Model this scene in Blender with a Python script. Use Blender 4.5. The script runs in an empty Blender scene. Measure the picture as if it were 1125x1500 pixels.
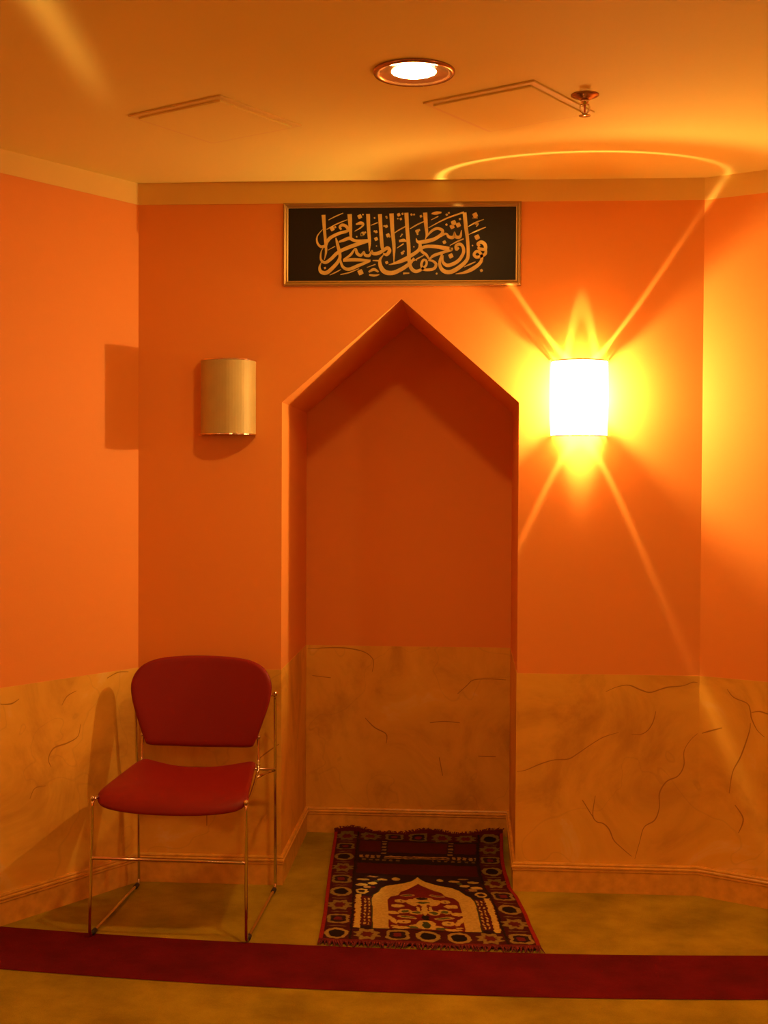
import bpy, bmesh, math, random
import numpy as np
from mathutils import Vector, Matrix

random.seed(7)
S = bpy.context.scene
C = S.collection

# ------------------------------------------------------------------ camera
cam_d = bpy.data.cameras.new('camera')
cam_d.sensor_fit = 'VERTICAL'
cam_d.sensor_height = 24.0
cam_d.lens = 1894.93 / 1500 * 24.0
cam_d.clip_start = 0.05
cam = bpy.data.objects.new('camera', cam_d)
C.objects.link(cam)
_f = Vector((-0.06552604, 0.9975899, -0.02281945))
_r = Vector((0.99782845, 0.06566069, 0.0052017))
_u = Vector((-0.0066875, 0.02242905, 0.99972607))
_m = Matrix(((_r.x, _u.x, -_f.x), (_r.y, _u.y, -_f.y), (_r.z, _u.z, -_f.z))).to_4x4()
_m.translation = (0.14628, -4.38329, 1.38257)
cam.matrix_world = _m
S.camera = cam

# ------------------------------------------------------------------ world, light levels, exposure
w = bpy.data.worlds.new('world')
S.world = w
w.use_nodes = True
w.node_tree.nodes['Background'].inputs[0].default_value = (0, 0, 0, 1)   # windowless room
w.node_tree.nodes['Background'].inputs[1].default_value = 0
S.view_settings.view_transform = 'Standard'
S.view_settings.look = 'None'
S.view_settings.gamma = 1
S.view_settings.use_curve_mapping = False
S.view_settings.exposure = -0.10
WARM = (1.0, 0.50, 0.135)        # colour of the lamps as the camera saw them
DOWN_STRENGTH = 480.0             # radiance of the downlight lens
FILL_DOWN_STRENGTH = 60.0             # dimmer unseen downlights, added as fill
SHADE_STRENGTH = 24.0            # radiance of the lit sconce shade
FILL_LEFT, FILL_RIGHT, FILL_REAR = 18.0, 62.0, 18.0   # unseen sconces added round the room as fill
BULB_POWER = 20.0                # lamp inside the lit sconce
S.cycles.max_bounces = 10
S.cycles.diffuse_bounces = 6
S.cycles.sample_clamp_indirect = 6
S.cycles.use_denoising = True

# ------------------------------------------------------------------ dimensions (metres)
H = 2.40
XL, XR = -0.9885, 0.9214
NL, NR, ND = -0.4919, 0.3123, 0.6758
SPRING, APEX, APX = 1.6539, 2.0030, -0.0864
LA, RA = 0.99538, 0.51704
WZ = 0.74
BAND = 0.073
L1 = (XL - 1.75 * math.cos(LA), -1.75 * math.sin(LA))
R1 = (XR + 2.3 * math.cos(RA), -2.3 * math.sin(RA))
REAR = -6.4

# ------------------------------------------------------------------ helpers
def obj(name, me, mat=None, parent=None, smooth=False, kind=None, label=None, cat=None, group=None):
    if isinstance(me, bmesh.types.BMesh):
        b = me
        me = bpy.data.meshes.new(name)
        bmesh.ops.recalc_face_normals(b, faces=b.faces)
        b.to_mesh(me)
        b.free()
    o = bpy.data.objects.new(name, me)
    C.objects.link(o)
    if mat and not me.materials:
        me.materials.append(mat)
    if smooth:
        me.polygons.foreach_set('use_smooth', [True] * len(me.polygons))
    if parent:
        o.parent = parent
    if kind: o['kind'] = kind
    if label: o['label'] = label
    if cat: o['category'] = cat
    if group: o['group'] = group
    return o

def thing(name, label, cat, loc=(0, 0, 0), rz=0, group=None):
    o = bpy.data.objects.new(name, None)
    C.objects.link(o)
    o.empty_display_size = 0.1
    o.location = loc
    o.rotation_euler = (0, 0, rz)
    o['label'] = label
    o['category'] = cat
    if group: o['group'] = group
    return o

def pyd(verts, faces, flip=False):
    me = bpy.data.meshes.new('m')
    me.from_pydata(verts, [], faces)
    me.update()
    return me

def box(b, lo, hi, bevel=0.0):
    v = [b.verts.new((x, y, z)) for x in (lo[0], hi[0]) for y in (lo[1], hi[1]) for z in (lo[2], hi[2])]
    q = ((0, 1, 3, 2), (4, 6, 7, 5), (0, 4, 5, 1), (2, 3, 7, 6), (0, 2, 6, 4), (1, 5, 7, 3))
    fs = [b.faces.new([v[i] for i in f]) for f in q]
    if bevel:
        es = list({e for f in fs for e in f.edges})
        bmesh.ops.bevel(b, geom=es, offset=bevel, segments=2, affect='EDGES', profile=0.5)

def catmull(pts, n=8, closed=False):
    P = [Vector(p) for p in pts]
    out = []
    m = len(P)
    rng = range(m) if closed else range(m - 1)
    for i in rng:
        if closed:
            p0, p1, p2, p3 = P[(i - 1) % m], P[i], P[(i + 1) % m], P[(i + 2) % m]
        else:
            p0, p1, p2, p3 = P[max(i - 1, 0)], P[i], P[i + 1], P[min(i + 2, m - 1)]
        for k in range(n):
            t = k / n
            out.append(0.5 * ((2 * p1) + (p2 - p0) * t + (2 * p0 - 5 * p1 + 4 * p2 - p3) * t * t
                              + (3 * p1 - p0 - 3 * p2 + p3) * t ** 3))
    if not closed:
        out.append(P[-1])
    return out

def fillet(pts, r, n=6):
    """round the inner corners of a polyline"""
    P = [Vector(p) for p in pts]
    out = [P[0]]
    for i in range(1, len(P) - 1):
        a = (P[i - 1] - P[i]); c = (P[i + 1] - P[i])
        rr = min(r, a.length * 0.45, c.length * 0.45)
        s, e = P[i] + a.normalized() * rr, P[i] + c.normalized() * rr
        for k in range(n + 1):
            t = k / n
            out.append((1 - t) ** 2 * s + 2 * t * (1 - t) * P[i] + t * t * e)
    out.append(P[-1])
    return out

def tube(b, pts, r, seg=10):
    P = [Vector(p) for p in pts]
    rings = []
    up = None
    for i, p in enumerate(P):
        d = (P[min(i + 1, len(P) - 1)] - P[max(i - 1, 0)]).normalized()
        if up is None:
            up = d.orthogonal().normalized()
        up = (up - d * up.dot(d)).normalized()
        s = d.cross(up)
        rr = r[i] if isinstance(r, (list, tuple)) else r
        rings.append([b.verts.new(p + rr * (math.cos(2 * math.pi * k / seg) * up + math.sin(2 * math.pi * k / seg) * s)) for k in range(seg)])
    for A, B in zip(rings, rings[1:]):
        for k in range(seg):
            b.faces.new((A[k], A[(k + 1) % seg], B[(k + 1) % seg], B[k]))
    b.faces.new(rings[0][::-1])
    b.faces.new(rings[-1])

def lathe(b, prof, seg=48, cx=0, cy=0):
    """prof: list of (radius, z); open surface of revolution about z"""
    rings = []
    for r, z in prof:
        if r < 1e-6:
            rings.append([b.verts.new((cx, cy, z))])
        else:
            rings.append([b.verts.new((cx + r * math.cos(2 * math.pi * k / seg), cy + r * math.sin(2 * math.pi * k / seg), z)) for k in range(seg)])
    for A, B in zip(rings, rings[1:]):
        for k in range(seg):
            k2 = (k + 1) % seg
            if len(A) == 1 and len(B) == 1: continue
            if len(A) == 1: b.faces.new((A[0], B[k], B[k2]))
            elif len(B) == 1: b.faces.new((A[k], A[k2], B[0]))
            else: b.faces.new((A[k], A[k2], B[k2], B[k]))

# ------------------------------------------------------------------ materials
class NT:
    def __init__(s, name):
        s.m = bpy.data.materials.new(name)
        s.m.use_nodes = True
        s.t = s.m.node_tree
        s.b = s.t.nodes['Principled BSDF']
    def n(s, typ, **kw):
        nd = s.t.nodes.new(typ)
        for k, v in kw.items():
            if k.startswith('i_'):
                nd.inputs[k[2:].replace('_', ' ')].default_value = v
            else:
                setattr(nd, k, v)
        return nd
    def l(s, a, b): s.t.links.new(a, b)

def simple(name, col, rough=0.6, metal=0.0, bump=0.0, bscale=60.0, spec=0.5, var=0.0, vscale=6.0, coat=0.0):
    t = NT(name)
    t.b.inputs['Base Color'].default_value = (*col, 1)
    t.b.inputs['Roughness'].default_value = rough
    t.b.inputs['Metallic'].default_value = metal
    t.b.inputs['Specular IOR Level'].default_value = spec
    t.b.inputs['Coat Weight'].default_value = coat
    tc = t.n('ShaderNodeTexCoord')
    if bump:
        nz = t.n('ShaderNodeTexNoise', i_Scale=bscale, i_Detail=4.0)
        t.l(tc.outputs['Object'], nz.inputs['Vector'])
        bp = t.n('ShaderNodeBump', i_Strength=bump, i_Distance=0.002)
        t.l(nz.outputs['Fac'], bp.inputs['Height'])
        t.l(bp.outputs['Normal'], t.b.inputs['Normal'])
    if var:
        nz = t.n('ShaderNodeTexNoise', i_Scale=vscale, i_Detail=5.0)
        t.l(tc.outputs['Object'], nz.inputs['Vector'])
        cr = t.n('ShaderNodeValToRGB')
        cr.color_ramp.elements[0].position = 0.3
        cr.color_ramp.elements[1].position = 0.7
        cr.color_ramp.elements[0].color = (*[c * (1 - var) for c in col], 1)
        cr.color_ramp.elements[1].color = (*[min(1, c * (1 + var)) for c in col], 1)
        t.l(nz.outputs['Fac'], cr.inputs['Fac'])
        t.l(cr.outputs['Color'], t.b.inputs['Base Color'])
    return t.m

def emit(name, col, strength):
    t = NT(name)
    t.b.inputs['Base Color'].default_value = (*col, 1)
    t.b.inputs['Emission Color'].default_value = (*col, 1)
    t.b.inputs['Emission Strength'].default_value = strength
    return t.m

def perforated(name, col, strength, opening):
    """glowing perforated sheet: part of it shines, part of it lets the lamp behind through"""
    m_ = emit(name, col, strength)
    t = m_.node_tree
    out = [q for q in t.nodes if q.type == 'OUTPUT_MATERIAL'][0]
    tr = t.nodes.new('ShaderNodeBsdfTransparent')
    mx = t.nodes.new('ShaderNodeMixShader')
    mx.inputs[0].default_value = opening
    t.links.new(t.nodes['Principled BSDF'].outputs[0], mx.inputs[1])
    t.links.new(tr.outputs[0], mx.inputs[2])
    t.links.new(mx.outputs[0], out.inputs['Surface'])
    return m_

def marble(name):
    t = NT(name)
    tc = t.n('ShaderNodeTexCoord')
    n1 = t.n('ShaderNodeTexNoise', i_Scale=3.2, i_Detail=7.0, i_Roughness=0.62, i_Distortion=0.7)
    t.l(tc.outputs['Object'], n1.inputs['Vector'])
    cr = t.n('ShaderNodeValToRGB')
    e = cr.color_ramp.elements
    e[0].position, e[0].color = 0.30, (0.52, 0.265, 0.030, 1)
    e[1].position, e[1].color = 0.75, (0.82, 0.58, 0.180, 1)
    k = e.new(0.50); k.color = (0.74, 0.420, 0.050, 1)
    k = e.new(0.61); k.color = (0.79, 0.465, 0.060, 1)
    t.l(n1.outputs['Fac'], cr.inputs['Fac'])
    # faint hair cracks of the faux finish
    n2 = t.n('ShaderNodeTexNoise', i_Scale=2.3, i_Detail=3.0, i_Distortion=0.4)
    t.l(tc.outputs['Object'], n2.inputs['Vector'])
    a = t.n('ShaderNodeMath', operation='SUBTRACT'); a.inputs[1].default_value = 0.53
    b = t.n('ShaderNodeMath', operation='ABSOLUTE')
    c = t.n('ShaderNodeMapRange', interpolation_type='SMOOTHSTEP')
    c.inputs['From Min'].default_value = 0.0; c.inputs['From Max'].default_value = 0.006
    c.inputs['To Min'].default_value = 0.12; c.inputs['To Max'].default_value = 0.0
    t.l(n2.outputs['Fac'], a.inputs[0]); t.l(a.outputs[0], b.inputs[0]); t.l(b.outputs[0], c.inputs['Value'])
    mx = t.n('ShaderNodeMix', data_type='RGBA')
    mx.inputs['B'].default_value = (0.20, 0.09, 0.03, 1)
    t.l(c.outputs['Result'], mx.inputs['Factor']); t.l(cr.outputs['Color'], mx.inputs['A'])
    t.l(mx.outputs['Result'], t.b.inputs['Base Color'])
    t.b.inputs['Roughness'].default_value = 0.55
    t.b.inputs['Specular IOR Level'].default_value = 0.3
    return t.m

def carpet(name, c1, c2, vs):
    t = NT(name)
    tc = t.n('ShaderNodeTexCoord')
    n1 = t.n('ShaderNodeTexNoise', i_Scale=vs, i_Detail=5.0, i_Roughness=0.6)
    n2 = t.n('ShaderNodeTexNoise', i_Scale=420.0, i_Detail=2.0)
    t.l(tc.outputs['Object'], n1.inputs['Vector']); t.l(tc.outputs['Object'], n2.inputs['Vector'])
    cr = t.n('ShaderNodeValToRGB')
    cr.color_ramp.elements[0].position = 0.35; cr.color_ramp.elements[0].color = (*c1, 1)
    cr.color_ramp.elements[1].position = 0.66; cr.color_ramp.elements[1].color = (*c2, 1)
    t.l(n1.outputs['Fac'], cr.inputs['Fac'])
    mx = t.n('ShaderNodeMix', data_type='RGBA', blend_type='MULTIPLY')
    mx.inputs['Factor'].default_value = 0.5
    t.l(cr.outputs['Color'], mx.inputs['A']); t.l(n2.outputs['Color'], mx.inputs['B'])
    g = t.n('ShaderNodeHueSaturation'); g.inputs['Saturation'].default_value = 0.0; g.inputs['Value'].default_value = 1.7
    t.l(n2.outputs['Color'], g.inputs['Color']); t.l(g.outputs['Color'], mx.inputs['B'])
    t.l(mx.outputs['Result'], t.b.inputs['Base Color'])
    bp = t.n('ShaderNodeBump', i_Strength=0.6, i_Distance=0.004)
    t.l(n2.outputs['Fac'], bp.inputs['Height']); t.l(bp.outputs['Normal'], t.b.inputs['Normal'])
    t.b.inputs['Roughness'].default_value = 0.95
    t.b.inputs['Specular IOR Level'].default_value = 0.1
    return t.m

M = {}
M['wall'] = simple('terracotta_paint', (0.78, 0.305, 0.062), 0.6, bump=0.12, bscale=180, spec=0.25)
M['ceiling'] = simple('cream_ceiling_paint', (0.84, 0.74, 0.22), 0.75, bump=0.1, bscale=120, spec=0.2)
M['band'] = simple('ochre_cornice_paint', (0.78, 0.58, 0.17), 0.7, spec=0.2)
M['marble'] = marble('faux_marble_finish')
M['vein'] = simple('painted_vein', (0.40, 0.190, 0.025), 0.6, spec=0.2)
M['wood'] = simple('varnished_wood_base', (0.72, 0.40, 0.060), 0.24, var=0.12, vscale=30, spec=0.5)
M['carpet'] = carpet('olive_carpet', (0.27, 0.205, 0.010), (0.46, 0.365, 0.020), 4.0)
M['stripe'] = carpet('dark_red_carpet', (0.105, 0.005, 0.010), (0.165, 0.007, 0.014), 7.0)
M['chrome'] = simple('chrome_rod', (0.80, 0.74, 0.66), 0.09, metal=1.0)
M['rubber'] = simple('dark_glide', (0.03, 0.02, 0.02), 0.6)
M['vinyl'] = simple('dark_red_vinyl', (0.225, 0.011, 0.009), 0.45, bump=0.25, bscale=500, spec=0.25)
M['brass'] = simple('aged_brass_frame', (0.45, 0.30, 0.10), 0.38, metal=0.8)
M['board'] = simple('black_board', (0.012, 0.009, 0.005), 0.45, spec=0.25)
M['gold'] = simple('gold_lettering', (0.72, 0.56, 0.16), 0.5, var=0.12, vscale=25)
M['shade'] = simple('champagne_shade', (0.48, 0.39, 0.14), 0.55, metal=0.15, var=0.08, vscale=9, coat=0.3)
M['rim'] = simple('polished_rim', (0.85, 0.72, 0.5), 0.15, metal=1.0)
M['plate'] = simple('backplate_enamel', (0.75, 0.65, 0.45), 0.4)
M['shade_lit'] = perforated('glowing_shade', (1.0, 0.60, 0.22), SHADE_STRENGTH, 0.5)
M['fill_shade_left'] = emit('fill_shade_left_wall', (1.0, 0.60, 0.22), FILL_LEFT)  # glow of the unseen sconces added for fill light, one per wall
M['fill_shade_right'] = emit('fill_shade_right_wall', (1.0, 0.60, 0.22), FILL_RIGHT)
M['fill_shade_rear'] = emit('fill_shade_rear_wall', (1.0, 0.60, 0.22), FILL_REAR)
M['tube_lit'] = emit('glowing_lamp', (1.0, 0.60, 0.22), SHADE_STRENGTH)
M['tube'] = simple('lamp_glass', (0.8, 0.76, 0.66), 0.2)
M['trim'] = simple('copper_trim', (0.50, 0.27, 0.13), 0.22, metal=0.9)
M['hatch'] = simple('hatch_paint', (0.80, 0.65, 0.20), 0.6, spec=0.3)
M['lens'] = emit('downlight_lens', WARM, DOWN_STRENGTH)
M['lens_fill'] = emit('fill_downlight_lens', WARM, FILL_DOWN_STRENGTH)  # lens of the unseen downlights added for fill
M['dark'] = simple('can_interior', (0.25, 0.16, 0.09), 0.6)

# ------------------------------------------------------------------ the setting
# floor
base_poly = [L1, (XL, 0), (NL, 0), (NL, ND), (NR, ND), (NR, 0), (XR, 0), R1, (R1[0], REAR), (L1[0], REAR)]
b = bmesh.new()
lo = [b.verts.new((x, y, -0.05)) for x, y in base_poly]
hi = [b.verts.new((x, y, 0.0)) for x, y in base_poly]
b.faces.new(hi); b.faces.new(lo[::-1])
for i in range(len(lo)):
    j = (i + 1) % len(lo)
    b.faces.new((lo[i], lo[j], hi[j], hi[i]))
obj('floor', b, M['carpet'], kind='structure', label='olive brown carpet floor')
# dark red border strip woven into the carpet (a hair proud of the olive pile)
n = 60
sv, sf = [], []
TOP = [(-1.7, -0.44), (-1.294, -0.492), (-0.9, -0.541), (-0.492, -0.572), (0.0, -0.588), (0.361, -0.592), (0.7, -0.580), (1.031, -0.553), (2.5, -0.47)]
BOT = [(-1.7, -0.76), (-1.167, -0.836), (-0.7, -0.885), (-0.303, -0.912), (0.3, -0.920), (0.7, -0.905), (0.955, -0.885), (2.5, -0.77)]
for i in range(n + 1):
    for tab in (TOP, BOT):
        y = tab[3][1]
        for _ in range(6):
            xa_ = XL + 0.012 + y / math.tan(LA)
            xb_ = XR - 0.012 - y / math.tan(RA)
            x = xa_ + (xb_ - xa_) * i / n
            y = float(np.mean([np.interp(x + d, [q[0] for q in tab], [q[1] for q in tab]) for d in np.linspace(-0.2, 0.2, 9)]))
        sv.append((x, y, 0.0015))
for i in range(n):
    sf.append((2 * i, 2 * i + 1, 2 * i + 3, 2 * i + 2))
b = bmesh.new()
me = pyd(sv, sf); b.from_mesh(me)
# run the strip on to the left wall line
bmesh.ops.recalc_face_normals(b, faces=b.faces)
obj('trim_1', b, M['stripe'], kind='structure', label='dark red border strip crossing the olive carpet')

# ceiling with a round hole for every downlight
DOWNS = [(0.003, -1.160), (-1.05, -3.3), (1.35, -3.3), (0.15, -5.2)]
b = bmesh.new()
def loop(pts):
    vs = [b.verts.new((x, y, H)) for x, y in pts]
    return [b.edges.new((vs[i], vs[(i + 1) % len(vs)])) for i in range(len(vs))]
es = loop([L1, (XL, 0), (XR, 0), R1, (R1[0], REAR), (L1[0], REAR)])
for dx, dy in DOWNS:
    es += loop([(dx + 0.092 * math.cos(2 * math.pi * k / 48), dy + 0.092 * math.sin(2 * math.pi * k / 48)) for k in range(48)])
bmesh.ops.triangle_fill(b, edges=es, use_beauty=True)
for f in b.faces:
    f.normal_update()
    if f.normal.z > 0: f.normal_flip()
obj('ceiling', b, M['ceiling'], kind='structure', label='cream painted ceiling').data.update()

# walls
def quadwall(name, p, q, label, mat='wall'):
    return obj(name, pyd([(p[0], p[1], 0), (q[0], q[1], 0), (q[0], q[1], H), (p[0], p[1], H)], [(0, 1, 2, 3)]), M[mat], kind='structure', label=label)
quadwall('wall_left', L1, (XL, 0), 'terracotta wall slanting in from the left')
quadwall('wall_right', (XR, 0), R1, 'terracotta wall slanting in from the right')
quadwall('wall_left_side', (L1[0], REAR), L1, 'terracotta side wall of the room')
quadwall('wall_right_side', R1, (R1[0], REAR), 'terracotta side wall of the room')
quadwall('wall_rear', (R1[0], REAR), (L1[0], REAR), 'terracotta wall behind the viewer')
# back wall round the niche
v = [(XL, 0, 0), (NL, 0, 0), (NL, 0, SPRING), (XL, 0, SPRING), (XL, 0, H), (APX, 0, H), (APX, 0, APEX),
     (NR, 0, 0), (XR, 0, 0), (XR, 0, SPRING), (NR, 0, SPRING), (XR, 0, H)]
f = [(0, 1, 2, 3), (3, 2, 6, 5, 4), (7, 8, 9, 10), (10, 9, 11, 5, 6)]
obj('wall_back', pyd(v, f), M['wall'], kind='structure', label='terracotta end wall with a pointed niche')
prof = [(NL, 0), (NL, SPRING), (APX, APEX), (NR, SPRING), (NR, 0)]
v = [(x, 0, z) for x, z in prof] + [(x, ND, z) for x, z in prof]
f = [(i, i + 5, i + 6, i + 1) for i in range(4)] + [(5, 9, 8, 7, 6)]
obj('wall_niche', pyd(v, f), M['wall'], kind='structure', label='pointed prayer niche recessed into the terracotta end wall')

def mitre(path, t):
    """offset of an open path to its right-hand side (the room side), with mitred corners"""
    P = [Vector(p) for p in path]
    out = []
    for i, p in enumerate(P):
        ns = []
        if i > 0:
            d = (P[i] - P[i - 1]).normalized(); ns.append(Vector((d.y, -d.x)))
        if i < len(P) - 1:
            d = (P[i + 1] - P[i]).normalized(); ns.append(Vector((d.y, -d.x)))
        if len(ns) == 1:
            out.append(p + ns[0] * t)
        else:
            m = (ns[0] + ns[1]).normalized()
            out.append(p + m * (t / m.dot(ns[0])))
    return out

def runs(path, profile, names, mat, labels):
    offs = [mitre(path, t) for t, z in profile]
    res = []
    for i in range(len(path) - 1):
        b = bmesh.new()
        A = [b.verts.new((*offs[k][i], profile[k][1])) for k in range(len(profile))]
        B = [b.verts.new((*offs[k][i + 1], profile[k][1])) for k in range(len(profile))]
        m = len(profile)
        for k in range(m):
            b.faces.new((A[k], A[(k + 1) % m], B[(k + 1) % m], B[k]))
        b.faces.new(A[::-1]); b.faces.new(B)
        res.append(obj(names[i], b, mat, kind='structure', label=labels[i]))
    return res

low_path = [L1, (XL, 0), (NL, 0), (NL, ND), (NR, ND), (NR, 0), (XR, 0), R1]
sides = ['left', 'back_left', 'niche_left', 'niche_back', 'niche_right', 'back_right', 'right']
where = ['on the left slanting wall', 'on the end wall behind the chair', 'on the left side of the niche', 'along the back of the niche',
         'on the right side of the niche', 'on the end wall right of the niche', 'on the right slanting wall']
bprof = [(0, 0), (0.009, 0), (0.009, 0.070), (0.012, 0.0735), (0.012, 0.0775), (0.0105, 0.079), (0.0145, 0.083), (0.0145, 0.087),
         (0.0105, 0.090), (0.0120, 0.095), (0.0095, 0.0995), (0, 0.0995)]
runs(low_path, bprof, ['baseboard_' + s for s in sides], M['wood'], ['moulded wooden baseboard ' + s for s in where])
wprof = [(0, 0.0995), (0.0016, 0.0995), (0.0016, WZ), (0, WZ)]
wains = runs(low_path, wprof, ['trim_%d' % (i + 2) for i in range(7)], M['marble'], ['ochre faux marble dado ' + s for s in where])
cprof = [(0, H - BAND), (0.002, H - BAND), (0.002, H), (0, H)]
runs([L1, (XL, 0), (XR, 0), R1], cprof, ['trim_9', 'trim_10', 'trim_11'], M['band'],
     ['cream painted band under the ceiling ' + s for s in ('on the left slanting wall', 'on the end wall', 'on the right slanting wall')])

# brown veins painted on the faux marble
VEINS = {'back_right': [[(0.002, 0.406), (0.033, 0.412), (0.08, 0.433), (0.127, 0.448), (0.174, 0.452), (0.206, 0.471), (0.245, 0.499), (0.291, 0.528), (0.342, 0.545)], [(0.385, 0.539), (0.416, 0.54), (0.439, 0.554), (0.456, 0.582), (0.465, 0.618)], [(0.298, 0.682), (0.336, 0.699), (0.375, 0.705), (0.414, 0.69), (0.445, 0.682), (0.48, 0.693), (0.507, 0.701), (0.554, 0.706), (0.585, 0.718), (0.603, 0.717)], [(0.4, 0.118), (0.415, 0.174), (0.43, 0.226), (0.465, 0.251), (0.48, 0.294), (0.48, 0.342), (0.503, 0.382), (0.541, 0.402), (0.56, 0.438), (0.56, 0.485), (0.579, 0.521), (0.604, 0.546)], [(0.389, 0.126), (0.357, 0.153), (0.329, 0.18), (0.314, 0.215), (0.294, 0.235), (0.27, 0.242), (0.258, 0.266), (0.266, 0.329)], [(0.258, 0.258), (0.223, 0.313)]], 'right': [[(0.011, 0.548), (0.041, 0.56), (0.08, 0.574)], [(0.095, 0.704), (0.118, 0.679), (0.162, 0.664), (0.173, 0.642), (0.178, 0.615), (0.197, 0.579), (0.221, 0.559)], [(0.177, 0.635), (0.204, 0.641), (0.231, 0.636), (0.288, 0.627)], [(0.106, 0.359), (0.117, 0.431), (0.144, 0.488), (0.17, 0.568), (0.174, 0.6)], [(0.139, 0.232), (0.154, 0.281), (0.126, 0.323)]], 'left': [[(0.57, 0.69), (0.53, 0.686), (0.5, 0.697)], [(0.375, 0.461), (0.386, 0.489), (0.364, 0.52), (0.31, 0.528), (0.266, 0.543), (0.255, 0.581)], [(0.459, 0.374), (0.439, 0.404), (0.397, 0.404)], [(0.332, 0.654), (0.31, 0.681), (0.272, 0.694)], [(0.141, 0.72), (0.094, 0.734), (0.046, 0.731)]], 'back_left': [[(0.421, 0.432), (0.449, 0.455), (0.49, 0.484)], [(0.171, 0.288), (0.199, 0.27), (0.236, 0.276), (0.241, 0.197)], [(0.04, 0.322), (0.078, 0.286), (0.087, 0.24)]], 'niche_back': [[(0.007, 0.725), (0.098, 0.731), (0.171, 0.729), (0.235, 0.714), (0.267, 0.683), (0.263, 0.638)], [(0.026, 0.62), (0.099, 0.612)], [(0.598, 0.556), (0.634, 0.589), (0.661, 0.612), (0.724, 0.617), (0.787, 0.614)], [(0.236, 0.455), (0.273, 0.419), (0.319, 0.393), (0.319, 0.356)], [(0.491, 0.441), (0.545, 0.447), (0.608, 0.443)], [(0.528, 0.305), (0.542, 0.233)], [(0.681, 0.313), (0.749, 0.312)]]}
VB = {'back_right': ((NR, 0), (1, 0)), 'right': ((XR, 0), (math.cos(RA), -math.sin(RA))), 'left': ((XL, 0), (-math.cos(LA), -math.sin(LA))),
      'back_left': ((XL, 0), (1, 0)), 'niche_back': ((NL, ND), (1, 0))}

def ribbon(b, pts, ws, place, n=6, thick=0.0):
    """flat stroke of varying width; place(u,v,h)->3D, optional thickness"""
    P = catmull([(x, y, wd) for (x, y), wd in zip(pts, ws)], n)
    Ls, Rs = [], []
    for i, p in enumerate(P):
        d = P[min(i + 1, len(P) - 1)] - P[max(i - 1, 0)]
        nn = Vector((-d.y, d.x))
        if nn.length < 1e-9: nn = Vector((0, 1))
        nn.normalize()
        hw = max(p.z, 1e-4) * 0.5
        Ls.append((p.x + nn.x * hw, p.y + nn.y * hw)); Rs.append((p.x - nn.x * hw, p.y - nn.y * hw))
    T = [(b.verts.new(place(*l, thick)), b.verts.new(place(*r, thick))) for l, r in zip(Ls, Rs)]
    for (a, c), (d, e) in zip(T, T[1:]): b.faces.new((a, c, e, d))
    if thick:
        B = [(b.verts.new(place(*l, 0)), b.verts.new(place(*r, 0))) for l, r in zip(Ls, Rs)]
        for (a, c), (d, e), (a2, c2), (d2, e2) in zip(T, T[1:], B, B[1:]):
            b.faces.new((a, d, d2, a2)); b.faces.new((c, c2, e2, e))
        b.faces.new((T[0][0], B[0][0], B[0][1], T[0][1])); b.faces.new((T[-1][0], T[-1][1], B[-1][1], B[-1][0]))

for k, lines in VEINS.items():
    (ox, oy), (dx, dy) = VB[k]
    nx, ny = (dy, -dx)
    if k == 'left': nx, ny = -nx, -ny
    b = bmesh.new()
    for ln in lines:
        m = len(ln)
        ws = [0.0040 * (0.35 + 0.65 * math.sin(math.pi * (i + 0.35) / (m - 0.3))) * random.uniform(0.75, 1.2) for i in range(m)]
        ribbon(b, ln, ws, lambda u, v, h: (ox + dx * u + nx * (0.0019 + h), oy + dy * u + ny * (0.0019 + h), v))
    obj('painted_veins', b, M['vein'], parent=wains[sides.index(k)], label='thin brown painted marble veins')

# ------------------------------------------------------------------ ceiling downlights
def downlight(x, y, lens_mat, label):
    t = thing('ceiling_downlight', label, 'downlight', (x, y, H), 0, 'recessed ceiling downlights')
    b = bmesh.new()
    lathe(b, [(0.0905, 0.0), (0.102, 0.0), (0.102, -0.004), (0.098, -0.0085), (0.088, -0.007), (0.084, 0.0)])
    obj('trim_ring', b, M['trim'], t, True)
    b = bmesh.new()
    lathe(b, [(0.086, -0.004), (0.078, -0.002), (0.066, -0.001), (0.0555, -0.001)])
    obj('reflector', b, M['trim'], t, True)
    b = bmesh.new()
    lathe(b, [(0.0, -0.0060), (0.020, -0.0058), (0.038, -0.0050), (0.050, -0.0034), (0.056, -0.0008)])
    obj('lens', b, lens_mat, t, True)
    b = bmesh.new()
    lathe(b, [(0.0905, 0.0), (0.0905, 0.11), (0.0, 0.11)])
    obj('housing', b, M['dark'], t, True)
    return t
downlight(*DOWNS[0], M['lens'], 'bright round recessed downlight with copper rim above the niche')
for k, s in zip((1, 2, 3), ('left of the viewer', 'right of the viewer', 'behind the viewer')):
    downlight(*DOWNS[k], M['lens_fill'], 'unseen round downlight added as fill in the ceiling ' + s)  # out of view, added to raise the room's light

# ------------------------------------------------------------------ ceiling hatches
def hatch(x, y, rz, size, label):
    t = thing('access_hatch', label, 'ceiling hatch', (x, y, H), rz, 'square access hatches in the ceiling')
    h = size / 2
    b = bmesh.new()
    box(b, (-h, -h, -0.0050), (h, h, -0.0002), 0.0012)
    obj('hatch_frame', b, M['hatch'], t)
    b = bmesh.new()
    r = h - 0.020
    box(b, (-r, -r, -0.0100), (r, r, -0.0049), 0.0012)
    obj('hatch_door', b, M['ceiling'], t)
    return t
hatch(-0.571, -0.759, math.radians(-31), 0.343, 'square flush access hatch in the ceiling on the left')
hatch(0.249, -0.846, math.radians(-32), 0.338, 'square flush access hatch in the ceiling beside the sprinkler head')

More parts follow.
